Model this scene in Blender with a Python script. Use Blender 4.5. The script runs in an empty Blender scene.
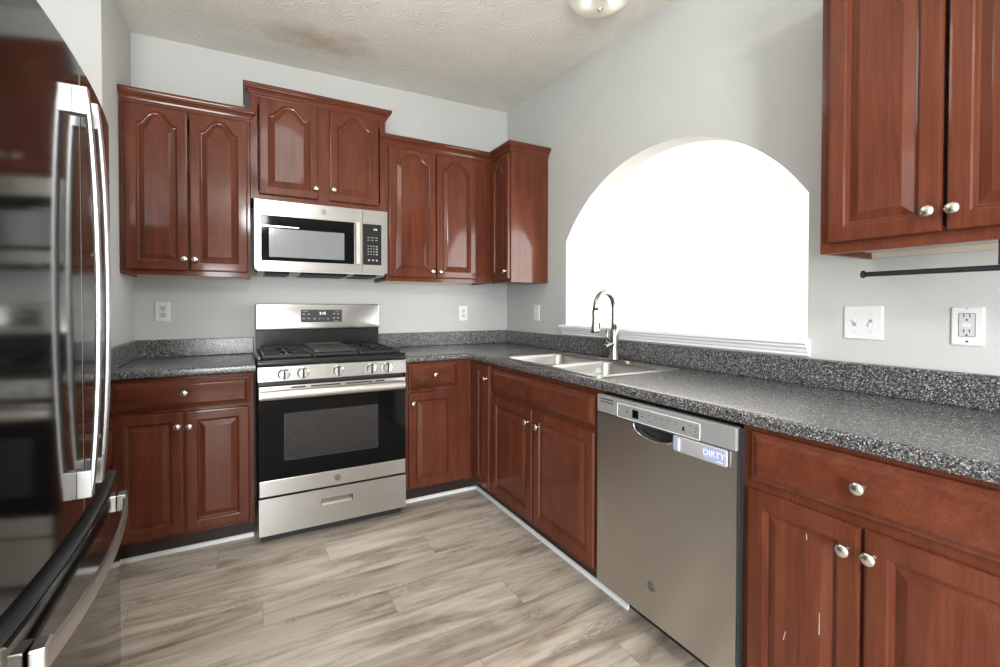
import bpy, bmesh, math, random
from mathutils import Vector, Matrix
random.seed(7)
S = bpy.context.scene
COL = S.collection
PI = math.pi

# ------------------------------------------------------------------ camera
cam_d = bpy.data.cameras.new('camera')
cam = bpy.data.objects.new('camera', cam_d)
COL.objects.link(cam)
yaw, pitch, roll = -0.5048, -0.0148, 0.0012
fw = Vector((-math.sin(yaw), math.cos(yaw), 0)); rt = Vector((math.cos(yaw), math.sin(yaw), 0)); up = Vector((0, 0, 1))
f2 = fw * math.cos(pitch) + up * math.sin(pitch); u2 = up * math.cos(pitch) - fw * math.sin(pitch)
r3 = rt * math.cos(roll) + u2 * math.sin(roll); u3 = u2 * math.cos(roll) - rt * math.sin(roll)
cam.matrix_world = Matrix(((r3.x, u3.x, -f2.x, -1.8691), (r3.y, u3.y, -f2.y, -3.2672), (r3.z, u3.z, -f2.z, 1.2116), (0, 0, 0, 1)))
cam_d.sensor_width = 36.0
cam_d.lens = 36.0 * 458.13 / 1000.0
cam_d.shift_y = -0.02063
cam_d.clip_start = 0.02
S.camera = cam

# ------------------------------------------------------------------ world, lights, exposure
S.view_settings.view_transform = 'Standard'
S.view_settings.look = 'None'
S.view_settings.gamma = 1.0
S.view_settings.use_curve_mapping = False
S.view_settings.exposure = 0.18
S.cycles.use_denoising = True
S.cycles.max_bounces = 10
S.cycles.diffuse_bounces = 6
S.cycles.sample_clamp_indirect = 6.0
W = bpy.data.worlds.new('world'); S.world = W; W.use_nodes = True
W.node_tree.nodes['Background'].inputs[0].default_value = (0.85, 0.92, 1.0, 1)
W.node_tree.nodes['Background'].inputs[1].default_value = 1.0

def area(name, loc, target, sx, sy, power, color=(1, 1, 1)):
    d = bpy.data.lights.new(name, 'AREA'); d.shape = 'RECTANGLE'; d.size = sx; d.size_y = sy
    d.energy = power; d.color = color
    o = bpy.data.objects.new(name, d); COL.objects.link(o); o.location = loc
    o.rotation_euler = (Vector(target) - Vector(loc)).to_track_quat('-Z', 'Y').to_euler()
    return o
def point(name, loc, power, radius, color=(1, 1, 1)):
    d = bpy.data.lights.new(name, 'POINT'); d.energy = power; d.shadow_soft_size = radius; d.color = color
    o = bpy.data.objects.new(name, d); COL.objects.link(o); o.location = loc
    return o
# soft fill added behind the camera, set in an added window
area('added_rear_fill', (-2.55, -5.93, 1.15), (-1.4, 0, 1.5), 1.0, 1.4, 150, (0.95, 0.98, 1.0))
# two added fill lights without fixtures: over the breakfast area and mid kitchen
point('added_breakfast_fill', (-1.77, -4.4, 2.38), 80, 0.15, (1.0, 0.995, 0.985))
point('added_kitchen_fill', (-1.62, -1.6, 2.45), 14, 0.24, (1.0, 0.995, 0.985))
# fill added at the side of the breakfast area, in an added window
area('added_side_fill', (-3.0, -4.1, 1.5), (0, -3.6, 1.2), 1.5, 1.7, 25, (0.93, 0.97, 1.0))
# the bright next room: front window, and an added side light to whiten it
area('next_room_daylight', (2.0, -4.95, 1.45), (2.0, 0, 1.45), 2.4, 2.2, 195, (1.0, 0.995, 0.98))
area('added_next_room_fill', (3.97, -2.3, 1.5), (0, -2.0, 1.3), 2.4, 2.0, 230, (0.98, 0.99, 1.0))

# ------------------------------------------------------------------ materials
def mat(name):
    m = bpy.data.materials.new(name); m.use_nodes = True
    nt = m.node_tree
    return m, nt, nt.nodes['Principled BSDF']
def N(nt, t, **kw):
    n = nt.nodes.new(t)
    for k, v in kw.items():
        if k.startswith('i_'): n.inputs[k[2:].replace('_', ' ')].default_value = v
        else: setattr(n, k, v)
    return n
def L(nt, a, b): nt.links.new(a, b)
def coords(nt, scale=(1, 1, 1)):
    tc = N(nt, 'ShaderNodeTexCoord'); mp = N(nt, 'ShaderNodeMapping'); mp.inputs['Scale'].default_value = scale
    L(nt, tc.outputs['Object'], mp.inputs['Vector']); return mp.outputs['Vector']
def noise(nt, vec, scale=5, detail=4, rough=0.5, dist=0.0):
    n = N(nt, 'ShaderNodeTexNoise'); n.inputs['Scale'].default_value = scale; n.inputs['Detail'].default_value = detail
    n.inputs['Roughness'].default_value = rough; n.inputs['Distortion'].default_value = dist
    L(nt, vec, n.inputs['Vector']); return n.outputs['Fac']
def ramp(nt, fac, stops):
    r = N(nt, 'ShaderNodeValToRGB'); e = r.color_ramp.elements
    while len(e) < len(stops): e.new(0.5)
    for el, (p, c) in zip(e, stops): el.position = p; el.color = (*c, 1)
    L(nt, fac, r.inputs['Fac']); return r.outputs['Color']
def math_(nt, op, a, b=None, c=None):
    n = N(nt, 'ShaderNodeMath', operation=op)
    for i, x in enumerate((a, b, c)):
        if x is None: continue
        if isinstance(x, (int, float)): n.inputs[i].default_value = x
        else: L(nt, x, n.inputs[i])
    return n.outputs[0]
def bump(nt, b, h, strength=0.2, dist=0.005):
    n = N(nt, 'ShaderNodeBump'); n.inputs['Strength'].default_value = strength; n.inputs['Distance'].default_value = dist
    L(nt, h, n.inputs['Height']); L(nt, n.outputs['Normal'], b.inputs['Normal'])
def maprange(nt, f, a, b, c, d):
    n = N(nt, 'ShaderNodeMapRange')
    for i, v in zip(range(1, 5), (a, b, c, d)): n.inputs[i].default_value = v
    L(nt, f, n.inputs[0]); return n.outputs[0]
def mixc(nt, f, a, b, mode='MIX'):
    n = N(nt, 'ShaderNodeMix', data_type='RGBA', blend_type=mode)
    if isinstance(f, (int, float)): n.inputs[0].default_value = f
    else: L(nt, f, n.inputs[0])
    for i, x in ((6, a), (7, b)):
        if isinstance(x, tuple): n.inputs[i].default_value = (*x, 1)
        else: L(nt, x, n.inputs[i])
    return n.outputs[2]
def plain(name, col, rough=0.5, metal=0.0, coat=0.0, spec=0.5):
    m, nt, b = mat(name)
    b.inputs['Base Color'].default_value = (*col, 1); b.inputs['Roughness'].default_value = rough
    b.inputs['Metallic'].default_value = metal; b.inputs['Coat Weight'].default_value = coat
    b.inputs['Specular IOR Level'].default_value = spec
    f = noise(nt, coords(nt), 60, 2)
    L(nt, maprange(nt, f, 0, 1, rough * 0.9, min(1, rough * 1.1)), b.inputs['Roughness'])
    return m
def wall_paint(name, col):
    m, nt, b = mat(name)
    v = coords(nt)
    L(nt, ramp(nt, noise(nt, v, 1.3, 3), [(0.3, tuple(c * 0.97 for c in col)), (0.7, tuple(min(1, c * 1.02) for c in col))]), b.inputs['Base Color'])
    b.inputs['Roughness'].default_value = 0.65
    bump(nt, b, noise(nt, v, 260, 3), 0.12, 0.002)
    return m
def wood(name, horiz=False):
    m, nt, b = mat(name)
    s = (1.0, 9, 9) if horiz else (9, 9, 1.0)
    v = coords(nt, s)
    g = noise(nt, v, 2.2, 6, 0.6, 0.6)
    blot = noise(nt, coords(nt), 4.0, 4, 0.55, 0.4)
    fine = noise(nt, coords(nt, (4, 150, 150) if horiz else (150, 150, 4)), 1.0, 3, 0.6)
    c1 = ramp(nt, g, [(0.25, (0.054, 0.0130, 0.0066)), (0.5, (0.098, 0.0262, 0.0128)), (0.78, (0.152, 0.0455, 0.0225))])
    c2 = mixc(nt, maprange(nt, blot, 0.3, 0.7, 0.0, 0.55), c1, (0.140, 0.043, 0.022))
    c3 = mixc(nt, maprange(nt, fine, 0.35, 0.65, 0.0, 0.35), c2, (0.05, 0.012, 0.007))
    L(nt, c3, b.inputs['Base Color'])
    L(nt, maprange(nt, blot, 0, 1, 0.26, 0.4), b.inputs['Roughness'])
    b.inputs['Coat Weight'].default_value = 0.38; b.inputs['Coat Roughness'].default_value = 0.09
    b.inputs['Specular IOR Level'].default_value = 0.06
    bump(nt, b, fine, 0.06, 0.001)
    return m
def steel(name, col, rough, direction, streak=0.03, aniso=0.0):
    m, nt, b = mat(name)
    sc = {'x': (1.5, 45, 45), 'z': (45, 45, 1.5)}[direction]
    f = noise(nt, coords(nt, sc), 1.0, 3, 0.6)
    c = noise(nt, coords(nt), 5, 3)
    L(nt, mixc(nt, f, tuple(x * 0.985 for x in col), tuple(min(1, x * 1.015) for x in col)), b.inputs['Base Color'])
    b.inputs['Metallic'].default_value = 1.0
    b.inputs['Anisotropic'].default_value = aniso; b.inputs['Anisotropic Rotation'].default_value = 0.25
    L(nt, maprange(nt, c, 0.3, 0.7, rough - streak * 0.3, rough + streak * 0.3), b.inputs['Roughness'])
    return m
M = {}
M['wall'] = wall_paint('warm_grey_wall_paint', (0.472, 0.478, 0.462))
M['wall_white'] = wall_paint('white_wall_paint', (0.66, 0.655, 0.62))
M['wood'] = wood('cherry_stained_wood'); M['wood_h'] = wood('cherry_stained_wood_horizontal', True)
M['wood_edge'] = plain('raw_wood_underside', (0.52, 0.46, 0.38), 0.6)
M['toe'] = plain('shade_toned_toe_board', (0.020, 0.0085, 0.006), 0.5)  # shade of the recess is put into the toe board colour
M['strip_shade'] = plain('painted_shade_side', (0.018, 0.013, 0.011), 0.55)  # shade colour for the strip beside the crown
M['steel_x'] = steel('brushed_stainless_horizontal', (0.50, 0.492, 0.48), 0.28, 'x', 0.02, 0.75)
M['steel_z'] = steel('brushed_stainless_vertical', (0.63, 0.61, 0.58), 0.30, 'z', 0.01, 0.95)
M['sink'] = steel('satin_sink_steel', (0.43, 0.43, 0.41), 0.34, 'x', 0.03)
M['black_steel'] = steel('polished_dark_stainless', (0.150, 0.152, 0.146), 0.10, 'x', 0.01)
M['chrome'] = plain('bright_handle_metal', (0.72, 0.73, 0.74), 0.2, 1.0)
M['door_bar'] = plain('silver_door_bar', (0.60, 0.61, 0.63), 0.36, 1.0)
M['handle_steel'] = plain('handle_satin_steel', (0.58, 0.56, 0.53), 0.3, 1.0)
M['nickel'] = plain('brushed_nickel', (0.66, 0.63, 0.58), 0.26, 1.0)
M['faucet'] = plain('faucet_nickel', (0.36, 0.34, 0.315), 0.26, 1.0)
M['black_glass'] = plain('black_glass', (0.004, 0.004, 0.0045), 0.05, 0, 0, 0.1)
M['dark_grey'] = plain('dark_grey_plastic', (0.026, 0.026, 0.029), 0.35, 0, 0, 0.35)
M['black'] = plain('black_enamel', (0.012, 0.012, 0.013), 0.2, 0, 0, 0.3)
M['black_matte'] = plain('black_matte', (0.012, 0.012, 0.012), 0.6)
M['iron'] = plain('cast_iron', (0.014, 0.014, 0.015), 0.4, 0, 0, 0.3)
M['griddle'] = plain('griddle_plate', (0.075, 0.068, 0.062), 0.3, 0.6)
M['rod'] = plain('black_powder_coat', (0.018, 0.019, 0.022), 0.35)
M['white_plastic'] = plain('white_plastic', (0.66, 0.66, 0.66), 0.3)
M['ivory'] = plain('device_white_plastic', (0.50, 0.50, 0.50), 0.35)
M['switch_grey'] = plain('switch_slot_grey', (0.30, 0.30, 0.30), 0.4)
M['emblem'] = plain('emblem_grey_metal', (0.10, 0.10, 0.098), 0.4, 0.5)
M['slot'] = plain('dark_slot', (0.03, 0.03, 0.03), 0.6)
M['trim'] = plain('white_trim_paint', (0.78, 0.79, 0.79), 0.35)
M['grey_plastic'] = plain('silver_plastic', (0.44, 0.44, 0.44), 0.35, 0.55)
M['print_white'] = plain('white_print', (0.75, 0.75, 0.75), 0.5)
M['print_dim'] = plain('dim_white_print', (0.36, 0.36, 0.36), 0.5)
M['print_grey'] = plain('grey_print', (0.10, 0.10, 0.10), 0.5)
M['sign_grey'] = plain('sign_silver', (0.46, 0.46, 0.47), 0.35, 0.3)
M['sign_blue'] = plain('sign_pale_blue', (0.30, 0.36, 0.55), 0.4)
M['sign_white'] = plain('sign_white', (0.88, 0.89, 0.93), 0.4)
M['scratch'] = plain('bare_wood_scratch', (0.40, 0.33, 0.28), 0.6)
def emit(name, col, s):
    m, nt, b = mat(name)
    b.inputs['Base Color'].default_value = (*col, 1)
    b.inputs['Emission Color'].default_value = (*col, 1); b.inputs['Emission Strength'].default_value = s
    f = noise(nt, coords(nt), 8, 2)
    L(nt, maprange(nt, f, 0, 1, s * 0.95, s * 1.05), b.inputs['Emission Strength'])
    return m
M['digits'] = emit('lit_digits', (0.95, 0.97, 1.0), 1.6)
m, nt, b = mat('frosted_lamp_glass'); M['lamp_glass'] = m
tr = N(nt, 'ShaderNodeBsdfTranslucent'); tr.inputs[0].default_value = (0.9, 0.88, 0.82, 1)
tp = N(nt, 'ShaderNodeBsdfTransparent'); mx = N(nt, 'ShaderNodeMixShader'); mx2 = N(nt, 'ShaderNodeMixShader')
gl_ = N(nt, 'ShaderNodeBsdfGlossy'); gl_.inputs['Roughness'].default_value = 0.1
L(nt, maprange(nt, noise(nt, coords(nt), 6, 2), 0.3, 0.7, 0.30, 0.42), mx.inputs[0])
L(nt, tr.outputs[0], mx.inputs[1]); L(nt, tp.outputs[0], mx.inputs[2])
mx2.inputs[0].default_value = 0.05; L(nt, mx.outputs[0], mx2.inputs[1]); L(nt, gl_.outputs[0], mx2.inputs[2])
L(nt, mx2.outputs[0], nt.nodes['Material Output'].inputs['Surface'])
M['lamp_bulb'] = emit('lit_lamp_bulb_glow', (1.0, 0.98, 0.94), 3.0)

# oven window: dark glass with a faint dot screen
m, nt, b = mat('oven_window_glass'); M['oven_window'] = m
v = coords(nt)
vo = N(nt, 'ShaderNodeTexVoronoi'); vo.inputs['Scale'].default_value = 220; L(nt, v, vo.inputs['Vector'])
L(nt, ramp(nt, vo.outputs['Distance'], [(0.25, (0.034, 0.034, 0.036)), (0.5, (0.012, 0.012, 0.013))]), b.inputs['Base Color'])
b.inputs['Roughness'].default_value = 0.07
# microwave window: reflective grey screen
m, nt, b = mat('microwave_window_screen'); M['mw_window'] = m
v = coords(nt)
vo = N(nt, 'ShaderNodeTexVoronoi'); vo.inputs['Scale'].default_value = 400; L(nt, v, vo.inputs['Vector'])
L(nt, ramp(nt, vo.outputs['Distance'], [(0.2, (0.34, 0.35, 0.36)), (0.6, (0.24, 0.25, 0.26))]), b.inputs['Base Color'])
b.inputs['Roughness'].default_value = 0.09; b.inputs['Metallic'].default_value = 0.55

# counter laminate
m, nt, b = mat('speckled_grey_laminate'); M['counter'] = m
v = coords(nt)
w = N(nt, 'ShaderNodeTexVoronoi', feature='F1'); w.inputs['Scale'].default_value = 360; w.inputs['Randomness'].default_value = 1.0; L(nt, v, w.inputs['Vector'])
sep = N(nt, 'ShaderNodeSeparateColor'); L(nt, w.outputs['Color'], sep.inputs[0])
c1 = ramp(nt, sep.outputs[0], [(0.0, (0.018, 0.018, 0.020)), (0.34, (0.052, 0.051, 0.055)), (0.57, (0.105, 0.103, 0.108)), (0.76, (0.185, 0.181, 0.18)), (0.91, (0.40, 0.39, 0.385))])
for e_ in nt.nodes:
    if e_.bl_idname == 'ShaderNodeValToRGB': e_.color_ramp.interpolation = 'CONSTANT'
w2 = noise(nt, v, 45, 4, 0.6)
L(nt, mixc(nt, maprange(nt, w2, 0.4, 0.65, 0.0, 0.3), c1, (0.05, 0.047, 0.048)), b.inputs['Base Color'])
b.inputs['Roughness'].default_value = 0.27
b.inputs['Specular IOR Level'].default_value = 0.8
bump(nt, b, noise(nt, v, 500, 2), 0.05, 0.001)

# vinyl plank floor: boards run along x
m, nt, b = mat('grey_oak_vinyl_plank'); M['floor'] = m
tc = N(nt, 'ShaderNodeTexCoord'); sx = N(nt, 'ShaderNodeSeparateXYZ'); L(nt, tc.outputs['Object'], sx.inputs[0])
X, Y = sx.outputs[0], sx.outputs[1]
PW, PL = 0.178, 1.22
yy = math_(nt, 'DIVIDE', math_(nt, 'ADD', Y, 20.03), PW)
row = math_(nt, 'FLOOR', yy); fy = math_(nt, 'FRACT', yy)
xo = math_(nt, 'MULTIPLY', math_(nt, 'FRACT', math_(nt, 'MULTIPLY', row, 0.3819)), 1.0)
xx = math_(nt, 'ADD', math_(nt, 'DIVIDE', math_(nt, 'ADD', X, 20.0), PL), xo)
colm = math_(nt, 'FLOOR', xx); fx = math_(nt, 'FRACT', xx)
cb = N(nt, 'ShaderNodeCombineXYZ'); L(nt, row, cb.inputs[0]); L(nt, colm, cb.inputs[1])
wn = N(nt, 'ShaderNodeTexWhiteNoise', noise_dimensions='2D'); L(nt, cb.outputs[0], wn.inputs['Vector'])
pid = wn.outputs['Value']
gx = N(nt, 'ShaderNodeCombineXYZ')
L(nt, math_(nt, 'MULTIPLY', X, 1.1), gx.inputs[0]); L(nt, math_(nt, 'MULTIPLY', Y, 6.5), gx.inputs[1]); L(nt, math_(nt, 'MULTIPLY', pid, 37.0), gx.inputs[2])
broad = noise(nt, gx.outputs[0], 1.3, 5, 0.6, 1.2)
gx2 = N(nt, 'ShaderNodeCombineXYZ')
L(nt, math_(nt, 'MULTIPLY', X, 3.0), gx2.inputs[0]); L(nt, math_(nt, 'MULTIPLY', Y, 70.0), gx2.inputs[1]); L(nt, math_(nt, 'MULTIPLY', pid, 91.0), gx2.inputs[2])
fine = noise(nt, gx2.outputs[0], 1.0, 4, 0.65, 0.6)
gx3 = N(nt, 'ShaderNodeCombineXYZ')
L(nt, math_(nt, 'MULTIPLY', X, 1.6), gx3.inputs[0]); L(nt, math_(nt, 'MULTIPLY', Y, 6.0), gx3.inputs[1]); L(nt, math_(nt, 'MULTIPLY', pid, 17.0), gx3.inputs[2])
knot = noise(nt, gx3.outputs[0], 1.7, 2, 0.5, 0.3)
wv = N(nt, 'ShaderNodeTexWave', wave_type='RINGS', rings_direction='SPHERICAL'); wv.inputs['Scale'].default_value = 0.01
kr = math_(nt, 'ABSOLUTE', math_(nt, 'SINE', math_(nt, 'MULTIPLY', knot, 95.0)))
ringmask = maprange(nt, knot, 0.53, 0.63, 0.0, 1.0)
base = ramp(nt, broad, [(0.28, (0.19, 0.147, 0.112)), (0.42, (0.40, 0.338, 0.278)), (0.54, (0.555, 0.49, 0.418)), (0.72, (0.66, 0.60, 0.525))])
base = mixc(nt, maprange(nt, fine, 0.35, 0.7, 0.0, 0.34), base, (0.26, 0.21, 0.165))
base = mixc(nt, math_(nt, 'MULTIPLY', ringmask, math_(nt, 'MULTIPLY', kr, 0.55)), base, (0.15, 0.118, 0.09))
tone = N(nt, 'ShaderNodeHueSaturation'); L(nt, base, tone.inputs['Color']); L(nt, maprange(nt, pid, 0, 1, 0.86, 1.12), tone.inputs['Value'])
edge = math_(nt, 'MAXIMUM', math_(nt, 'LESS_THAN', fy, 0.013), math_(nt, 'LESS_THAN', fx, 0.002))
L(nt, mixc(nt, math_(nt, 'MULTIPLY', edge, 0.55), tone.outputs['Color'], (0.12, 0.1, 0.08)), b.inputs['Base Color'])
L(nt, maprange(nt, fine, 0, 1, 0.36, 0.5), b.inputs['Roughness'])
bump(nt, b, math_(nt, 'SUBTRACT', fine, math_(nt, 'MULTIPLY', edge, 1.5)), 0.08, 0.001)

# stomped-texture ceiling with a water stain
m, nt, b = mat('stomped_texture_ceiling'); M['ceiling'] = m
tc = N(nt, 'ShaderNodeTexCoord')
vo = N(nt, 'ShaderNodeTexVoronoi'); vo.inputs['Scale'].default_value = 8.0; L(nt, tc.outputs['Object'], vo.inputs['Vector'])
vs = N(nt, 'ShaderNodeVectorMath', operation='SUBTRACT'); L(nt, tc.outputs['Object'], vs.inputs[0]); L(nt, vo.outputs['Position'], vs.inputs[1])
sp = N(nt, 'ShaderNodeSeparateXYZ'); L(nt, vs.outputs[0], sp.inputs[0])
ang = math_(nt, 'ARCTAN2', sp.outputs[1], sp.outputs[0])
nz = noise(nt, tc.outputs['Object'], 18, 3)
ray = math_(nt, 'SINE', math_(nt, 'ADD', math_(nt, 'MULTIPLY', ang, 11.0), math_(nt, 'MULTIPLY', nz, 14.0)))
h = math_(nt, 'MULTIPLY', maprange(nt, ray, 0.1, 0.9, 0, 1), maprange(nt, vo.outputs['Distance'], 0.1, 0.75, 1.0, 0.0))
h = math_(nt, 'ADD', h, math_(nt, 'MULTIPLY', noise(nt, tc.outputs['Object'], 70, 4), 0.6))
bump(nt, b, h, 0.45, 0.010)
mp = N(nt, 'ShaderNodeMapping'); mp.vector_type = 'TEXTURE'
mp.inputs['Location'].default_value = (-1.50, -0.42, 2.75); mp.inputs['Rotation'].default_value = (0, 0, -0.1); mp.inputs['Scale'].default_value = (0.42, 0.17, 1.0)
L(nt, tc.outputs['Object'], mp.inputs['Vector'])
ln = N(nt, 'ShaderNodeVectorMath', operation='LENGTH'); L(nt, mp.outputs[0], ln.inputs[0])
st = math_(nt, 'ADD', ln.outputs['Value'], maprange(nt, noise(nt, tc.outputs['Object'], 7, 5, 0.6), 0.2, 0.8, -0.45, 0.45))
bc = ramp(nt, noise(nt, tc.outputs['Object'], 3, 4), [(0.3, (0.76, 0.733, 0.665)), (0.7, (0.82, 0.795, 0.735))])
L(nt, mixc(nt, maprange(nt, st, 0.1, 1.0, 0.52, 0.0), bc, (0.38, 0.245, 0.115)), b.inputs['Base Color'])
b.inputs['Roughness'].default_value = 0.8

# ------------------------------------------------------------------ geometry helpers
ORIGIN = {}
class MB:
    """collects shapes given in (a,b,c), mapped to the world by F, into ONE mesh object"""
    def __init__(self, F=None): self.bm = bmesh.new(); self.F = F or (lambda a, b, c: (a, b, c))
    def v(self, p): return self.bm.verts.new(self.F(*p))
    def face(self, vs):
        try: return self.bm.faces.new(vs)
        except ValueError: return None
    def box(self, a0, a1, b0, b1, c0, c1, bev=0.0, seg=2):
        vs = [self.v((a, b, c)) for a in (a0, a1) for b in (b0, b1) for c in (c0, c1)]
        fs = [self.face([vs[i] for i in q]) for q in ((0, 1, 3, 2), (4, 6, 7, 5), (0, 4, 5, 1), (2, 3, 7, 6), (0, 2, 6, 4), (1, 5, 7, 3))]
        if bev > 0:
            es = list({e for f in fs for e in f.edges})
            bmesh.ops.bevel(self.bm, geom=es, offset=bev, segments=seg, profile=0.5, affect='EDGES')
        return self
    def loft(self, loops, cap0=True, cap1=True, closed=False):
        rings = [[self.v(p) for p in lp] for lp in loops]
        n = len(rings[0])
        pairs = list(zip(rings[:-1], rings[1:]))
        if closed: pairs.append((rings[-1], rings[0]))
        for A, B in pairs:
            for i in range(n): self.face([A[i], A[(i + 1) % n], B[(i + 1) % n], B[i]])
        if not closed:
            if cap0: self.face(rings[0])
            if cap1: self.face(rings[-1])
        return self
    def lathe(self, prof, center, axis, seg=20):
        """prof: (radius, height) along axis 'a','b','c' (in builder space)"""
        loops = []
        for r, h in prof:
            lp = []
            for i in range(seg):
                t = 2 * PI * i / seg; x, y = r * math.cos(t), r * math.sin(t)
                p = {'a': (h, x, y), 'b': (x, h, y), 'c': (x, y, h)}[axis]
                lp.append(tuple(center[k] + p[k] for k in range(3)))
            loops.append(lp)
        return self.loft(loops)
    def tube(self, pts, r, seg=12, square=None):
        pts = [Vector(p) for p in pts]; loops = []
        T0 = (pts[1] - pts[0]).normalized()
        ref = Vector((0, 0, 1)) if abs(T0.z) < 0.9 else Vector((0, 1, 0))
        U = (ref - T0 * ref.dot(T0)).normalized()
        for i, p in enumerate(pts):
            T = (pts[min(i + 1, len(pts) - 1)] - pts[max(i - 1, 0)]).normalized()
            U = (U - T * U.dot(T)).normalized(); Vv = T.cross(U)
            rr = r[i] if isinstance(r, (list, tuple)) else r
            if square:
                hw, hh = square
                lp = [p + U * a * hw + Vv * b_ * hh for a, b_ in ((1, .6), (.8, 1), (-.8, 1), (-1, .6), (-1, -.6), (-.8, -1), (.8, -1), (1, -.6))]
            else:
                lp = [p + (U * math.cos(2 * PI * k / seg) + Vv * math.sin(2 * PI * k / seg)) * rr for k in range(seg)]
            loops.append([tuple(q) for q in lp])
        return self.loft(loops)
    def fill(self, loops, thick=None):
        """planar polygon with holes (first loop outer) in (a,c) at depth b; extruded to b+thick"""
        def one(b):
            es = []; vsl = []
            for lp in loops:
                vs = [self.v((p[0], b, p[1])) for p in lp]; vsl.append(vs)
                for i in range(len(vs)): es.append(self.bm.edges.new((vs[i], vs[(i + 1) % len(vs)])))
            bmesh.ops.triangle_fill(self.bm, use_beauty=True, use_dissolve=False, edges=es)
            return vsl
        A = one(self.b0)
        if thick:
            B = one(self.b0 + thick)
            for la, lb in zip(A, B):
                n = len(la)
                for i in range(n): self.face([la[i], la[(i + 1) % n], lb[(i + 1) % n], lb[i]])
        return self
    def build(self, name, m, parent=None, smooth=False, auto=None):
        bmesh.ops.remove_doubles(self.bm, verts=self.bm.verts, dist=1e-6)
        bmesh.ops.recalc_face_normals(self.bm, faces=self.bm.faces)
        top = parent
        o0 = Vector((0, 0, 0))
        if parent is not None:
            o0 = ORIGIN[parent.name]
        else:
            cs = [v.co for v in self.bm.verts]
            o0 = Vector(((min(c.x for c in cs) + max(c.x for c in cs)) / 2, (min(c.y for c in cs) + max(c.y for c in cs)) / 2, min(c.z for c in cs)))
            if getattr(self, 'world_origin', False): o0 = Vector((0, 0, 0))
        bmesh.ops.translate(self.bm, verts=self.bm.verts, vec=-o0)
        me = bpy.data.meshes.new(name); self.bm.to_mesh(me); self.bm.free()
        me.materials.append(M[m] if isinstance(m, str) else m)
        o = bpy.data.objects.new(name, me); COL.objects.link(o)
        if parent is not None: o.parent = parent
        else: o.location = o0
        ORIGIN[o.name] = o0
        if auto is not None:
            for p in me.polygons: p.use_smooth = True
            mod = None
            me.set_sharp_from_angle(angle=math.radians(auto))
        elif smooth:
            for p in me.polygons: p.use_smooth = True
        return o
def thing(name, label, cat, loc, group=None, rz=0.0):
    o = bpy.data.objects.new(name, None); COL.objects.link(o)
    o.location = loc; o.rotation_euler = (0, 0, rz); o.empty_display_size = 0.05
    o['label'] = label; o['category'] = cat
    if group: o['group'] = group
    ORIGIN[o.name] = Vector(loc)
    return o
def tag(o, label, cat, group=None):
    o['label'] = label; o['category'] = cat
    if group: o['group'] = group
    return o
def struct(o): o['kind'] = 'structure'; return o
def lab(o, text): o['label'] = text; return o

BACK = lambda a, b, c: (a, -b, c)            # a = x, b = distance out from the back wall
RIGHT = lambda a, b, c: (-b, -a, c)          # a = -y, b = distance out from the right wall
FRONTX = lambda a, b, c: (b, a, c)           # fridge: a = y, b = x

def rrect(a0, a1, c0, c1, r, n=6):
    pts = []
    for cx, cy, s in ((a1 - r, c1 - r, 0), (a0 + r, c1 - r, 1), (a0 + r, c0 + r, 2), (a1 - r, c0 + r, 3)):
        for i in range(n + 1):
            t = PI / 2 * (s + i / n); pts.append((cx + r * math.cos(t), cy + r * math.sin(t)))
    return pts

# ---- cabinetry
def door_loop(a0, a1, c0, c1, depth, arch, NT):
    lp = [(a0, depth, c0), (a1, depth, c0)]
    for i in range(NT + 1):
        s = 1 - 2 * i / NT
        a = (a0 + a1) / 2 + s * (a1 - a0) / 2
        t = min(abs(s) / 0.93, 1.0)
        h = arch * (0.5 + 0.5 * math.cos(PI * t ** 1.35)) if arch else 0
        lp.append((a, depth, c1 + h))
    return lp
def panel_door(F, parent, a0, a1, c0, c1, d0, arch=0.0, name='door', fr=0.048, scratch=False):
    mb = MB(F); NT = 28 if arch else 1
    top = c1 - fr - (arch * 0.68 if arch else 0)
    t = 0.020
    L_ = []
    L_.append(door_loop(a0, a1, c0, c1, d0, 0, NT))
    L_.append(door_loop(a0, a1, c0, c1, d0 + t - 0.006, 0, NT))
    L_.append(door_loop(a0 + 0.003, a1 - 0.003, c0 + 0.003, c1 - 0.003, d0 + t - 0.001, 0, NT))
    L_.append(door_loop(a0 + 0.008, a1 - 0.008, c0 + 0.008, c1 - 0.008, d0 + t, 0, NT))
    def inner(i, dep): return door_loop(a0 + fr + i, a1 - fr - i, c0 + fr + i, top - i, dep, arch, NT)
    L_.append(inner(-0.004, d0 + t)); L_.append(inner(0.0, d0 + t - 0.002)); L_.append(inner(0.004, d0 + t - 0.009)); L_.append(inner(0.009, d0 + t - 0.010))
    L_.append(inner(0.013, d0 + t - 0.0085)); L_.append(inner(0.030, d0 + t - 0.002)); L_.append(inner(0.033, d0 + t - 0.001))
    mb.loft(L_)
    return mb.build(name, 'wood', parent)
def drawer_front(F, parent, a0, a1, c0, c1, d0, name='drawer'):
    mb = MB(F); NT = 1
    lo = lambda i, d: door_loop(a0 + i, a1 - i, c0 + i, c1 - i, d, 0, NT)
    mb.loft([lo(0, d0), lo(0, d0 + 0.009), lo(0.003, d0 + 0.0115), lo(0.012, d0 + 0.0135), lo(0.014, d0 + 0.0155), lo(0.022, d0 + 0.020), lo(0.025, d0 + 0.0205)])
    return mb.build(name, 'wood_h', parent)
def knob(F, parent, a, c, d):
    mb = MB(F)
    mb.lathe([(0.008, 0), (0.0085, 0.002), (0.0055, 0.006), (0.005, 0.012), (0.0085, 0.016), (0.0145, 0.019), (0.0158, 0.022), (0.0145, 0.0255), (0.009, 0.0285), (0.002, 0.0295)], (a, d, c), 'b', 18)
    o = mb.build('knob', 'nickel', parent, smooth=True); o['label'] = 'round brushed nickel knob'; return o
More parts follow.
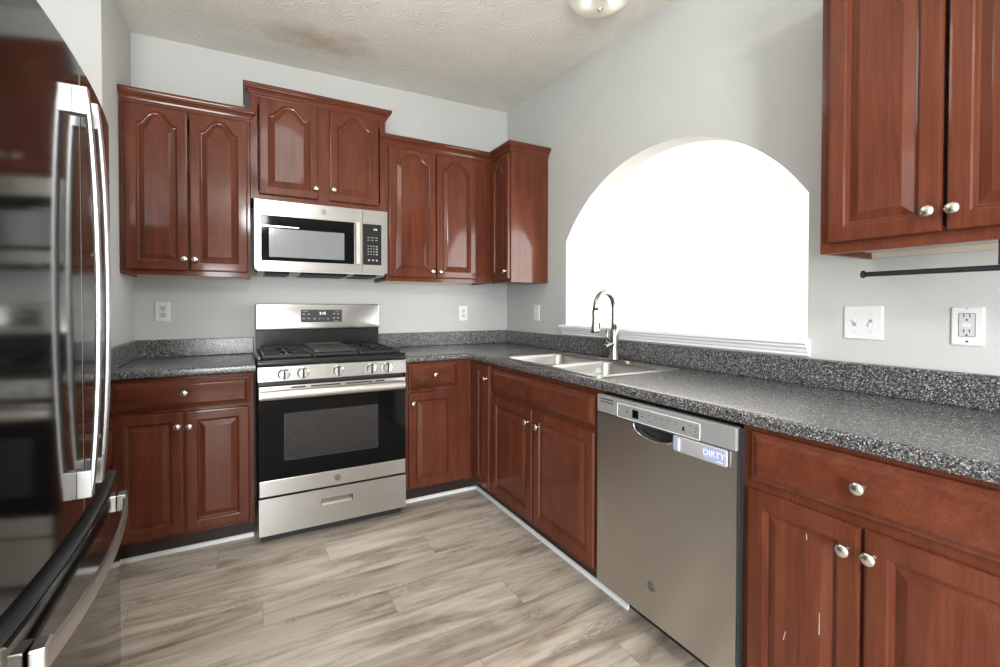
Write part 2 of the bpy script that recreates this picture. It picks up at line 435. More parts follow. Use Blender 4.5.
CROWN = [(0.0, 0.0), (0.005, 0.0), (0.006, 0.010), (0.011, 0.013), (0.014, 0.021), (0.022, 0.031), (0.032, 0.038), (0.036, 0.040), (0.037, 0.046), (0.043, 0.049), (0.045, 0.054), (0.045, 0.062), (0.041, 0.066), (0.0, 0.066)]
def crown(parent, path, z0, pre=None, post=None, sc=1.0):
    """path in world (x,y); outward is right of travel; pre/post are virtual neighbours for mitred ends"""
    P = [Vector((p[0], p[1])) for p in path]
    A = ([Vector(pre)] if pre else []) + P + ([Vector(post)] if post else [])
    off = 1 if pre else 0
    loops = []
    for i in range(len(P)):
        j = i + off
        d0 = (A[j] - A[j - 1]).normalized() if j > 0 else None
        d1 = (A[j + 1] - A[j]).normalized() if j + 1 < len(A) else None
        n0 = Vector((d0.y, -d0.x)) if d0 else None; n1 = Vector((d1.y, -d1.x)) if d1 else None
        if n0 is None: m_ = n1
        elif n1 is None: m_ = n0
        else:
            m_ = n0 + n1; m_ = m_ / m_.dot(n0) if abs(m_.dot(n0)) > 1e-6 else n0
        loops.append([(P[i].x + m_.x * o * sc, P[i].y + m_.y * o * sc, z0 + h) for o, h in CROWN])
    return MB().loft(loops).build('crown_molding', 'wood_h', parent)

def base_body(F, parent, a0, a1, toe=True, depth=0.61):
    mb = MB(F)
    mb.box(a0, a1, 0.004, depth, 0.108, 0.872)
    o = mb.build('cabinet_body', 'wood', parent)
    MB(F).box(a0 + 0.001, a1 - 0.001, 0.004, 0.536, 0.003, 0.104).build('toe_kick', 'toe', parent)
    return o

# ------------------------------------------------------------------ the room shell
XL = -2.4305
def ceil_z(x, y): return 2.788 + 0.0185 * x + 0.0277 * y
mb = MB(); mb.world_origin = True
mb.box(-3.2, 4.2, -6.1, 0.12, -0.05, 0.0); struct(mb.build('floor', 'floor'))
mb = MB(); mb.world_origin = True
lp = [(-3.2, -6.1), (0.06, -6.1), (0.06, 0.12), (-3.2, 0.12)]
mb.loft([[(x, y, ceil_z(x, y)) for x, y in lp], [(x, y, ceil_z(x, y) + 0.06) for x, y in lp]])
struct(mb.build('ceiling', 'ceiling'))
mb = MB(); mb.box(XL - 0.12, 0.0, 0.0, 0.12, 0.0, 2.83); struct(mb.build('wall_back', 'wall'))
mb = MB(); mb.box(XL - 0.12, XL, -0.60, 0.0, 0.0, 2.80); struct(mb.build('wall_left', 'wall'))
mb = MB(); mb.box(-3.2, XL - 0.12, -0.60, -0.48, 0.0, 2.80); struct(mb.build('wall_recess', 'wall'))
# left wall behind the refrigerator and beside the breakfast area, with an opening added for the side fill
mb = MB(lambda a, b, c: (b, a, c)); mb.b0 = -3.2
mb.fill([[(-6.1, 0), (-0.6, 0), (-0.6, 2.8), (-6.1, 2.8)], [(-4.95, 0.6), (-3.25, 0.6), (-3.25, 2.4), (-4.95, 2.4)]], 0.12)
struct(mb.build('wall_breakfast', 'wall'))
# wall behind the camera with an opening added for the rear fill
mb = MB(); mb.b0 = -6.1
mb.fill([[(-3.2, 0), (0, 0), (0, 2.75), (-3.2, 2.75)], [(-3.1, 0.4), (-1.95, 0.4), (-1.95, 1.95), (-3.1, 1.95)]], 0.12)
struct(mb.build('wall_front', 'wall'))
def window_frame(F, name, a0, a1, c0, c1, b0):
    mb = MB(F); w_ = 0.06
    mb.box(a0, a0 + w_, b0, b0 + 0.1, c0, c1); mb.box(a1 - w_, a1, b0, b0 + 0.1, c0, c1)
    mb.box(a0 + w_, a1 - w_, b0, b0 + 0.1, c1 - w_, c1); mb.box(a0 + w_, a1 - w_, b0, b0 + 0.1, c0, c0 + w_)
    mb.box((a0 + a1) / 2 - 0.03, (a0 + a1) / 2 + 0.03, b0 + 0.02, b0 + 0.08, c0 + w_, c1 - w_)
    return struct(mb.build(name, 'trim'))
window_frame(lambda a, b, c: (a, b, c), 'added_window_1', -3.1, -1.95, 0.4, 1.95, -6.09)  # unseen frame added around the rear fill light
window_frame(lambda a, b, c: (b, a, c), 'added_window_2', -4.95, -3.25, 0.6, 2.4, -3.19)  # unseen frame added around the side fill light
# right wall with the arched pass-through
yc, hw, zs, rise = -1.5525, 0.7545, 1.643, 0.41
R_ = (hw * hw + rise * rise) / (2 * rise); zc = zs + rise - R_
a_end = math.asin(hw / R_)
arch = [(yc - hw, 1.05), (yc + hw, 1.05)]
for i in range(41):
    t = a_end - 2 * a_end * i / 40
    arch.append((yc + R_ * math.sin(t), zc + R_ * math.cos(t)))
mb = MB(lambda a, b, c: (b, a, c)); mb.b0 = 0.0; mb.world_origin = True
mb.fill([[(-6.1, 0), (0.12, 0), (0.12, 2.84), (-6.1, 2.84)], arch], 0.12)
struct(mb.build('wall_right', 'wall'))
# the next room
mb = MB(); mb.box(0.121, 4.2, 0.016, 0.12, 0, 2.75); struct(mb.build('wall_next_room_back', 'wall_white'))
mb = MB(lambda a, b, c: (b, a, c)); mb.b0 = 4.05
mb.fill([[(-5.1, 0), (0.016, 0), (0.016, 2.75), (-5.1, 2.75)], [(-3.6, 0.45), (-1.0, 0.45), (-1.0, 2.55), (-3.6, 2.55)]], 0.12)
struct(mb.build('wall_next_room_side', 'wall_white'))
mb = MB(); mb.b0 = -5.1
mb.fill([[(0.12, 0), (4.2, 0), (4.2, 2.75), (0.12, 2.75)], [(0.75, 0.3), (3.25, 0.3), (3.25, 2.6), (0.75, 2.6)]], 0.12)
struct(mb.build('wall_next_room_front', 'wall_white'))
mb = MB(); mb.box(0.121, 4.2, -5.1, 0.12, 2.75, 2.81); struct(mb.build('ceiling_next_room', 'wall_white'))
window_frame(lambda a, b, c: (b, a, c), 'added_window_3', -3.6, -1.0, 0.45, 2.55, 4.06)  # unseen frame added around the next room's side light
window_frame(lambda a, b, c: (a, b, c), 'window_4', 0.75, 3.25, 0.3, 2.6, -5.09)
# white stool and apron under the arch
mb = MB()
prof = [(-0.046, 1.072), (-0.046, 1.083), (-0.042, 1.088), (0.15, 1.088), (0.15, 1.06), (-0.001, 1.06), (-0.001, 1.022), (-0.012, 1.022), (-0.016, 1.026), (-0.016, 1.034), (-0.022, 1.040), (-0.026, 1.050), (-0.034, 1.058), (-0.036, 1.066)]
y1, y0 = -0.775, -2.320
# the board inside the opening is narrower than the nose
mb.loft([[(min(x, -0.001), y, z) for x, z in prof] for y in (y0, y1)])
mb.box(-0.0009, 0.15, yc - hw + 0.0005, yc + hw - 0.0005, 1.051, 1.088)
struct(mb.build('trim_1', 'trim'))
# caulk line / shoe mouldings (white)
def shoe(F, name, a0, a1, d):
    mb = MB(F)
    pr_ = [(d, 0.0005), (d + 0.012, 0.0005), (d + 0.012, 0.010), (d + 0.008, 0.017), (d, 0.020)]
    mb.loft([[(a, b_, c) for b_, c in pr_] for a in (a0, a1)])
    return struct(mb.build(name, 'trim'))
shoe(BACK, 'baseboard_left', XL + 0.003, -1.843, 0.538)
shoe(BACK, 'baseboard_back', -1.045, -0.552, 0.538)
shoe(RIGHT, 'baseboard_right', 0.538, 1.93, 0.538)

# ------------------------------------------------------------------ base cabinets
t = thing('base_cabinet', 'cherry base cabinet with one drawer over two doors, left of the gas range', 'cabinet', (-2.135, -0.3, 0))
base_body(BACK, t, XL + 0.003, -1.842)
d = drawer_front(BACK, t, -2.405, -1.858, 0.722, 0.857, 0.6102); knob(BACK, d, -2.132, 0.796, 0.630)
d = panel_door(BACK, t, -2.404, -2.139, 0.125, 0.706, 0.6102); knob(BACK, d, -2.160, 0.638, 0.630)
d = panel_door(BACK, t, -2.131, -1.862, 0.125, 0.706, 0.6102); knob(BACK, d, -2.113, 0.634, 0.630)

t = thing('base_cabinet', 'narrow cherry base cabinet with one drawer over one door, right of the gas range', 'cabinet', (-0.83, -0.3, 0))
base_body(BACK, t, -1.046, -0.612)
d = drawer_front(BACK, t, -1.029, -0.712, 0.714, 0.864, 0.6102); knob(BACK, d, -0.866, 0.793, 0.630)
d = panel_door(BACK, t, -1.029, -0.712, 0.113, 0.690, 0.6102); knob(BACK, d, -1.005, 0.630, 0.630)

t = thing('base_cabinet', 'slim cherry corner base cabinet with a single tall narrow door beside the sink cabinet', 'cabinet', (-0.3, -0.75, 0))
mb = MB(RIGHT); mb.box(0.64, 0.898, 0.004, 0.61, 0.105, 0.872); mb.box(0.612, 0.64, 0.30, 0.61, 0.105, 0.872); mb.build('cabinet_body', 'wood', t)
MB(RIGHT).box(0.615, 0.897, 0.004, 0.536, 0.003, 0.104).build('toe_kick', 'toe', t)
d = panel_door(RIGHT, t, 0.701, 0.883, 0.120, 0.858, 0.6102, fr=0.042); knob(RIGHT, d, 0.862, 0.782, 0.630)

t = thing('sink_cabinet', 'wide cherry sink cabinet with a false drawer front over two doors, left of the dishwasher', 'cabinet', (-0.3, -1.37, 0))
mb = MB(RIGHT)
mb.box(0.900, 0.918, 0.004, 0.588, 0.105, 0.872); mb.box(1.828, 1.846, 0.004, 0.588, 0.105, 0.872)
mb.box(0.900, 1.846, 0.588, 0.61, 0.105, 0.872); mb.box(0.918, 1.828, 0.004, 0.588, 0.105, 0.122)
mb.build('cabinet_body', 'wood', t)
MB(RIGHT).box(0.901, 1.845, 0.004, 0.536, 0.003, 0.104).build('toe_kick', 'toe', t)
drawer_front(RIGHT, t, 0.915, 1.814, 0.718, 0.846, 0.6102, name='false_drawer')
d = panel_door(RIGHT, t, 0.925, 1.346, 0.132, 0.692, 0.6102); knob(RIGHT, d, 1.318, 0.627, 0.630)
d = panel_door(RIGHT, t, 1.362, 1.815, 0.132, 0.692, 0.6102); knob(RIGHT, d, 1.416, 0.625, 0.630)

t = thing('base_cabinet', 'cherry base cabinet with scratched door and wide drawer, right of the dishwasher', 'cabinet', (-0.3, -2.79, 0))
base_body(RIGHT, t, 2.451, 3.12)
d = drawer_front(RIGHT, t, 2.480, 3.10, 0.722, 0.860, 0.6102); knob(RIGHT, d, 2.750, 0.794, 0.630)
d = panel_door(RIGHT, t, 2.476, 2.748, 0.118, 0.697, 0.6102); knob(RIGHT, d, 2.722, 0.638, 0.630)
for (a, c, l_, tilt) in ((2.665, 0.396, 0.055, 0.0), (2.579, 0.328, 0.026, 0.2), (2.634, 0.620, 0.014, -0.1)):
    mb = MB(RIGHT); q = 0.0012
    mb.loft([[(a - q, 0.6289, c), (a + q, 0.6289, c), (a + q + tilt * l_, 0.6289, c + l_), (a - q * 0.3 + tilt * l_, 0.6289, c + l_)],
             [(a - q, 0.6297, c), (a + q, 0.6297, c), (a + q + tilt * l_, 0.6297, c + l_), (a - q * 0.3 + tilt * l_, 0.6297, c + l_)]])
    lab(mb.build('scratch', 'scratch', d), 'pale scratch in the stained finish')
d = panel_door(RIGHT, t, 2.756, 3.10, 0.118, 0.697, 0.6102); knob(RIGHT, d, 2.773, 0.642, 0.630)

# ------------------------------------------------------------------ countertops
def counter(cells, z0=0.876, z1=0.914, hole=None):
    xs = sorted({c for q in cells for c in q[:2]} | (set(hole[:2]) if hole else set()))
    ys = sorted({c for q in cells for c in q[2:]} | (set(hole[2:]) if hole else set()))
    bm = bmesh.new(); vd = {}
    def vv(x, y):
        if (x, y) not in vd: vd[(x, y)] = bm.verts.new((x, y, z0))
        return vd[(x, y)]
    for i in range(len(xs) - 1):
        for j in range(len(ys) - 1):
            mx, my = (xs[i] + xs[i + 1]) / 2, (ys[j] + ys[j + 1]) / 2
            if not any(q[0] < mx < q[1] and q[2] < my < q[3] for q in cells): continue
            if hole and hole[0] < mx < hole[1] and hole[2] < my < hole[3]: continue
            bm.faces.new([vv(xs[i], ys[j]), vv(xs[i + 1], ys[j]), vv(xs[i + 1], ys[j + 1]), vv(xs[i], ys[j + 1])])
    r = bmesh.ops.extrude_face_region(bm, geom=list(bm.faces))
    bmesh.ops.translate(bm, verts=[g for g in r['geom'] if isinstance(g, bmesh.types.BMVert)], vec=(0, 0, z1 - z0))
    bmesh.ops.recalc_face_normals(bm, faces=bm.faces)
    es = []
    for e in bm.edges:
        if len(e.link_faces) == 2 and e.calc_face_angle(0) > 0.5 and abs(e.verts[0].co.z - e.verts[1].co.z) < 1e-5: es.append(e)
    bmesh.ops.bevel(bm, geom=es, offset=0.010, segments=4, profile=0.5, affect='EDGES')
    mb = MB(); mb.bm.free(); mb.bm = bm
    return mb
t = thing('countertop', 'short speckled grey countertop left of the gas range', 'countertop', (-2.13, -0.3, 0.876))
counter([(XL + 0.002, -1.832, -0.64, -0.002)]).build('worktop', 'counter', t, auto=40)
mb = MB(); mb.box(XL + 0.002, -1.833, -0.022, -0.002, 0.9141, 1.016, 0.004); mb.box(XL + 0.002, XL + 0.022, -0.598, -0.0221, 0.9141, 1.016, 0.004)
mb.build('backsplash', 'counter', t)
t = thing('countertop', 'long L-shaped speckled grey countertop holding the sink', 'countertop', (-0.35, -1.5, 0.876))
counter([(-1.062, -0.002, -0.64, -0.002), (-0.64, -0.002, -3.13, -0.64)], hole=(-0.585, -0.115, -1.785, -0.985)).build('worktop', 'counter', t, auto=40)
mb = MB(); mb.box(-1.062, -0.002, -0.022, -0.002, 0.9141, 1.016, 0.004); mb.box(-0.022, -0.002, -3.13, -0.0221, 0.9141, 1.016, 0.004)
mb.build('backsplash', 'counter', t)

# ------------------------------------------------------------------ wall cabinets
def wall_body(F, parent, a0, a1, c0, c1, depth=0.305, post=None):
    mb = MB(F); w_ = 0.018
    mb.box(a0, a0 + w_, 0.003, depth - 0.02, c0, c1); mb.box(a1 - w_, a1, 0.003, depth - 0.02, c0, c1)
    mb.box(a0, a1, depth - 0.02, depth, c0, c0 + 0.045); mb.box(a0, a1, depth - 0.02, depth, c1 - 0.045, c1)
    mb.box(a0, a0 + 0.035, depth - 0.02, depth, c0 + 0.045, c1 - 0.045); mb.box(a1 - 0.035, a1, depth - 0.02, depth, c0 + 0.045, c1 - 0.045)
    if post: mb.box(post[0], post[1], depth - 0.02, depth, c0 + 0.045, c1 - 0.045)
    mb.box(a0 + w_, a1 - w_, 0.003, depth - 0.02, c1 - 0.018, c1)
    mb.build('cabinet_body', 'wood', parent)
    mb = MB(F); mb.box(a0 + w_ + .0005, a1 - w_ - .0005, 0.018, depth - 0.0205, c0 + 0.019, c0 + 0.034)
    mb.box(a0 + w_ + .0005, a1 - w_ - .0005, 0.003, 0.0178, c0 + 0.001, c1 - 0.0185)
    lab(mb.build('bottom_panel', 'wood_edge', parent), 'pale unfinished wood underside')
ARC = 0.064
t = thing('wall_cabinet', 'tall cherry two-door wall cabinet on the far left, beside the refrigerator', 'cabinet', (-2.14, -0.15, 1.373))
wall_body(BACK, t, XL + 0.004, -1.850, 1.373, 2.252)
d = panel_door(BACK, t, -2.406, -2.140, 1.398, 2.240, 0.3052, ARC); knob(BACK, d, -2.157, 1.459, 0.325)
d = panel_door(BACK, t, -2.133, -1.862, 1.398, 2.240, 0.3052, ARC); knob(BACK, d, -2.111, 1.458, 0.325)
crown(t, [(XL + 0.004, -0.305), (-1.850, -0.305)], 2.250, post=(-1.850, 0), sc=0.72)

t = thing('wall_cabinet', 'short raised cherry wall cabinet directly above the microwave', 'cabinet', (-1.46, -0.15, 1.822))
wall_body(BACK, t, -1.846, -1.080, 1.822, 2.402, post=(-1.49, -1.42))
d = panel_door(BACK, t, -1.803, -1.489, 1.850, 2.396, 0.3052, ARC); knob(BACK, d, -1.505, 1.910, 0.325)
d = panel_door(BACK, t, -1.424, -1.127, 1.850, 2.396, 0.3052, ARC); knob(BACK, d, -1.403, 1.915, 0.325)
crown(t, [(-1.846, -0.02), (-1.846, -0.305), (-1.080, -0.305), (-1.080, -0.02)], 2.400, sc=0.8)
mb = MB(BACK); mb.box(-1.874, -1.8465, 0.02, 0.296, 2.318, 2.455); lab(mb.build('shade_strip', 'strip_shade', t), 'dark strip standing in for shade at the open end')  # shade beside the crown, built as a dark strip

t = thing('wall_cabinet', 'cherry two-door wall cabinet right of the microwave', 'cabinet', (-0.76, -0.15, 1.373))
wall_body(BACK, t, -1.0795, -0.307, 1.375, 2.252, post=(-0.45, -0.34))
d = panel_door(BACK, t, -1.062, -0.741, 1.402, 2.240, 0.3052, ARC); knob(BACK, d, -0.768, 1.444, 0.325)
d = panel_door(BACK, t, -0.734, -0.432, 1.402, 2.240, 0.3052, ARC); knob(BACK, d, -0.712, 1.444, 0.325)
crown(t, [(-1.0795, -0.305), (-0.305, -0.305)], 2.250, pre=(-1.0795, 0), post=(-0.305, -0.6), sc=0.85)

t = thing('wall_cabinet', 'corner cherry wall cabinet with a plain end panel, left of the arch', 'cabinet', (-0.15, -0.44, 1.373))
mb = MB(RIGHT); mb.box(0.308, 0.5835, 0.003, 0.305, 1.375, 2.252); mb.build('cabinet_body', 'wood', t)
mb = MB(RIGHT); mb.box(0.5837, 0.5885, 0.003, 0.303, 1.376, 2.250); mb.build('end_panel', 'wood', t)
d = panel_door(RIGHT, t, 0.334, 0.577, 1.400, 2.240, 0.3052, ARC); knob(RIGHT, d, 0.556, 1.449, 0.325)
crown(t, [(-0.305, -0.3052), (-0.305, -0.5885), (-0.003, -0.5885)], 2.250, pre=(-1.0, -0.3052), sc=0.85)

t = thing('wall_cabinet', 'cherry two-door wall cabinet at the right edge above the wall switches', 'cabinet', (-0.15, -2.81, 1.373))
wall_body(RIGHT, t, 2.498, 3.12, 1.373, 2.252)
d = panel_door(RIGHT, t, 2.524, 2.787, 1.403, 2.240, 0.3052, ARC); knob(RIGHT, d, 2.766, 1.456, 0.325)
d = panel_door(RIGHT, t, 2.796, 3.108, 1.403, 2.240, 0.3052, ARC); knob(RIGHT, d, 2.814, 1.455, 0.325)
crown(t, [(-0.02, -2.498), (-0.305, -2.498), (-0.305, -3.12)], 2.250)

# ------------------------------------------------------------------ printed text / emblems
def text_part(F, parent, s, a, c, size, d, m, name='lettering', label=None):
    cu = bpy.data.curves.new('txt', 'FONT'); cu.body = s; cu.size = size; cu.align_x = 'CENTER'; cu.align_y = 'CENTER'; cu.extrude = 0.0
    to = bpy.data.objects.new('txt', cu); COL.objects.link(to)
    bpy.context.view_layer.update()
    me = to.evaluated_get(bpy.context.evaluated_depsgraph_get()).to_mesh()
    mb = MB(F)
    vs = [mb.v((a + v_.co.x, d, c + v_.co.y)) for v_ in me.vertices]
    for p in me.polygons: mb.face([vs[i] for i in p.vertices])
    to.to_mesh_clear(); bpy.data.objects.remove(to); bpy.data.curves.remove(cu)
    o = mb.build(name, m, parent)
    if label: o['label'] = label
    return o
def emblem(F, parent, a, c, d, r):
    mb = MB(F); mb.lathe([(r, 0), (r, 0.0015), (r * 0.9, 0.0025), (0.0001, 0.0025)], (a, d, c), 'b', 24)
    o = mb.build('emblem', 'emblem', parent, auto=30); lab(o, 'round monogram emblem')
    mb = MB(F); n = 24; dd = d + 0.0028
    for r0, r1 in ((0.74, 0.84),):
        mb.loft([[(a + r * r0 * math.cos(2 * PI * i / n), dd, c + r * r0 * math.sin(2 * PI * i / n)) for i in range(n)],
                 [(a + r * r1 * math.cos(2 * PI * i / n), dd, c + r * r1 * math.sin(2 * PI * i / n)) for i in range(n)]], False, False)
    mb.build('ring', 'chrome', o)
    text_part(F, o, 'GE', a, c, r * 0.85, dd, 'chrome', 'monogram')
    return o
def marks(F, parent, pts, d, m, w_=0.010, h_=0.003, name='key_legend'):
    for p in pts:
        mb = MB(F)
        a, c = p[:2]; ww = p[2] if len(p) > 2 else w_; hh = p[3] if len(p) > 3 else h_
        vs = [mb.v((a + i * ww / 2, d, c + j * hh / 2)) for i, j in ((-1, -1), (1, -1), (1, 1), (-1, 1))]; mb.face(vs)
        mb.build(name, m, parent)

# ------------------------------------------------------------------ gas range
x0, x1 = -1.8235, -1.0725
t = thing('gas_range', 'stainless freestanding gas range with five knobs and black oven door, between base cabinets', 'stove', ((x0 + x1) / 2, -0.35, 0))
MB(BACK).box(x0 + 0.002, x1 - 0.002, 0.03, 0.662, 0.035, 0.902).build('range_body', 'dark_grey', t)
MB(BACK).box(x0 + 0.012, x1 - 0.012, 0.05, 0.645, 0.002, 0.0345).build('under_range_shade', 'black_matte', t)  # black box stands in for the shade under the range
# storage drawer with recessed pull
mb = MB(BACK); mb.b0 = 0.664
pull = rrect(-1.531, -1.370, 0.152, 0.190, 0.003, 2)
mb.fill([[(x0 + .001, 0.056), (x1 - .001, 0.056), (x1 - .001, 0.243), (x0 + .001, 0.243)], pull], 0.044)
dr = mb.build('storage_drawer', 'steel_x', t)
mb = MB(BACK)
mb.box(-1.5305, -1.3705, 0.665, 0.680, 0.1525, 0.1895)
mb.build('pull_recess', 'dark_grey', dr)
mb = MB(BACK)
mb.loft([[(a, 0.682, 0.153), (a, 0.7085, 0.153), (a, 0.7085, 0.1575), (a, 0.684, 0.178)] for a in (-1.528, -1.373)])
mb.build('pull_lip', 'handle_steel', dr)
# oven door
od = MB(BACK); od.box(x0 + .002, x1 - .002, 0.664, 0.698, 0.252, 0.807, 0.003)
door = od.build('oven_door', 'black', t)
MB(BACK).box(x0 + .002, x1 - .002, 0.6985, 0.7085, 0.2525, 0.333, 0.003).build('bottom_rail', 'steel_x', door)
MB(BACK).box(x0 + .002, x1 - .002, 0.6985, 0.7065, 0.3335, 0.7415).build('glass_panel', 'black_glass', door)
mb = MB(BACK); mb.loft([[(a, 0.70681, b_) for a, b_ in rrect(-1.705, -1.234, 0.425, 0.662, 0.008)], [(a, 0.7071, b_) for a, b_ in rrect(-1.705, -1.234, 0.425, 0.662, 0.008)]])
mb.build('window', 'oven_window', door)
mb = MB(BACK); mb.b0 = 0.70715
mb.fill([rrect(-1.7075, -1.2315, 0.4225, 0.6645, 0.008), rrect(-1.7045, -1.2345, 0.4255, 0.6615, 0.008)], 0.0006)
mb.build('window_border', 'dark_grey', door)
MB(BACK).box(x0 + .002, x1 - .002, 0.6985, 0.7085, 0.742, 0.806, 0.003).build('top_rail', 'steel_x', door)
mb = MB(BACK)
for a0, a1 in ((-1.672, -1.604), (-1.580, -1.432), (-1.404, -1.262), (-1.246, -1.195)):
    mb.box(a0, a1, 0.7086, 0.7092, 0.791, 0.7985)
mb.build('vent_slots', 'black_matte', door)
mb = MB(BACK)
pr_ = [(0.718, 0.740), (0.726, 0.739), (0.733, 0.744), (0.736, 0.756), (0.735, 0.770), (0.731, 0.780), (0.725, 0.785), (0.718, 0.784)]
mb.loft([[(a, b_, c) for b_, c in pr_] for a in (x0 + 0.010, x0 + 0.03, x1 - 0.03, x1 - 0.010)])
mb.box(x0 + 0.011, x0 + 0.032, 0.7086, 0.722, 0.742, 0.782); mb.box(x1 - 0.032, x1 - 0.011, 0.7086, 0.722, 0.742, 0.782)
mb.build('handle', 'handle_steel', door, auto=50)
emblem(BACK, door, -1.449, 0.293, 0.7087, 0.0165)
# control panel and knobs
mb = MB(BACK)
pr_ = [(0.664, 0.826), (0.706, 0.828), (0.711, 0.832), (0.702, 0.903), (0.697, 0.908), (0.664, 0.908)]
mb.loft([[(a, b_, c) for b_, c in pr_] for a in (x0, x1)])
cp = mb.build('control_panel', 'steel_x', t)
for a in (-1.706, -1.617, -1.444, -1.269, -1.180):
    mb = MB(BACK); mb.lathe([(0.029, 0), (0.029, 0.004), (0.026, 0.006), (0.0245, 0.022), (0.022, 0.026), (0.001, 0.027)], (a, 0.7068, 0.866), 'b', 26)
    k = mb.build('burner_knob', 'chrome', cp, auto=35)
    mb = MB(BACK); mb.box(a - 0.0045, a + 0.0045, 0.7345, 0.7375, 0.842, 0.890, 0.0012)
    mb.build('pointer', 'dark_grey', k)
marks(BACK, cp, [(a + s * 0.030, 0.884, 0.004, 0.004) for a in (-1.706, -1.617, -1.444, -1.269, -1.180) for s in (-1, 1)], 0.7052, 'print_grey', name='burner_legend')
# cooktop
mb = MB(BACK)
pr_ = [(0.03, 0.903), (0.690, 0.9085), (0.703, 0.911), (0.706, 0.918), (0.699, 0.936), (0.688, 0.943), (0.672, 0.940), (0.655, 0.925), (0.10, 0.925), (0.03, 0.925)]
mb.loft([[(a, b_, c) for b_, c in pr_] for a in (x0, x1)])
mb.box(x0, x0 + 0.016, 0.09, 0.69, 0.9255, 0.940, 0.004); mb.box(x1 - 0.016, x1, 0.09, 0.69, 0.9255, 0.940, 0.004)
ct = mb.build('cooktop', 'black', t, auto=45)
for a, b_, r in ((-1.69, 0.50, 0.045), (-1.69, 0.23, 0.036), (-1.448, 0.36, 0.042), (-1.205, 0.50, 0.045), (-1.205, 0.23, 0.032)):
    mb = MB(BACK); mb.lathe([(r * 1.25, 0.9255), (r * 1.2, 0.932), (r, 0.934), (r, 0.942), (r * 0.9, 0.946), (0.001, 0.9465)], (a, b_, 0), 'c', 22)
    mb.build('burner', 'iron', ct, auto=35)
def grate(a0, a1, griddle=False):
    mb = MB(BACK); h0, h1 = 0.9435, 0.9605; w_ = 0.011
    b0_, b1_ = 0.105, 0.668
    for b_ in (b0_, b1_ - w_): mb.box(a0, a1, b_, b_ + w_, h0, h1, 0.003)
    for a in (a0, a1 - w_): mb.box(a, a + w_, b0_ + w_, b1_ - w_, h0, h1, 0.003)
    bm_ = (b0_ + b1_) / 2; am = (a0 + a1) / 2
    mb.box(a0 + w_, a1 - w_, bm_ - w_ / 2, bm_ + w_ / 2, h0, h1, 0.003)
    for q in (0.25, 0.75):
        bb = b0_ + (b1_ - b0_) * q
        mb.box(a0 + w_, am - 0.03, bb - .005, bb + .005, h0, h1 + 0.003, 0.002); mb.box(am + 0.03, a1 - w_, bb - .005, bb + .005, h0, h1 + 0.003, 0.002)
        mb.box(am - .005, am + .005, bb + 0.03, bb + 0.13, h0, h1 + 0.003, 0.002); mb.box(am - .005, am + .005, bb - 0.13, bb - 0.03, h0, h1 + 0.003, 0.002)
    for a in (a0 + 0.002, a1 - 0.016):
        for b_ in (b0_ + 0.001, b1_ - 0.015): mb.box(a, a + 0.014, b_, b_ + 0.014, 0.926, h0)
    return mb.build('grate', 'iron', t)
grate(-1.803, -1.572); grate(-1.566, -1.330); grate(-1.324, -1.093)
mb = MB(BACK)
mb.box(-1.556, -1.340, 0.125, 0.645, 0.9615, 0.968, 0.002)
mb.box(-1.556, -1.552, 0.125, 0.645, 0.968, 0.976); mb.box(-1.344, -1.340, 0.125, 0.645, 0.968, 0.976); mb.box(-1.5515, -1.3445, 0.125, 0.130, 0.968, 0.976)
lab(mb.build('griddle', 'griddle', t), 'flat greyish brown griddle plate over the middle burner')
# backguard
MB(BACK).box(-1.823, -1.067, 0.030, 0.064, 0.926, 1.0615, 0.003).build('backguard_riser', 'black', t)
mb = MB(BACK)
mb.loft([[(a, b_, c) for a, c in rrect(-1.8270 + i, -1.0635 - i, 1.062 + i, 1.223 - i, 0.014)] for b_, i in ((0.022, 0), (0.078, 0), (0.083, 0.003), (0.0845, 0.008))])
bg = mb.build('backguard', 'steel_x', t, auto=30)
mb = MB(BACK); mb.loft([[(a, b_, c) for a, c in rrect(-1.567, -1.315, 1.106, 1.187, 0.006)] for b_ in (0.0846, 0.0862)])
dp = mb.build('display_panel', 'dark_grey', bg)
text_part(BACK, dp, '2:15', -1.436, 1.163, 0.023, 0.0865, 'digits', 'clock_digits')
pts = [(a, c, 0.014, 0.006) for a in (-1.550, -1.520) for c in (1.158, 1.130)] + [(a, c, 0.014, 0.007) for a in (-1.365, -1.340) for c in (1.160, 1.132)]
pts += [(-1.485, 1.128, 0.016, 0.006), (-1.455, 1.128, 0.008, 0.005), (-1.432, 1.128, 0.007, 0.004), (-1.403, 1.127, 0.011, 0.006), (-1.541, 1.177, 0.034, 0.003), (-1.345, 1.177, 0.024, 0.0025), (-1.350, 1.113, 0.030, 0.003)]
marks(BACK, dp, pts, 0.0865, 'print_dim')

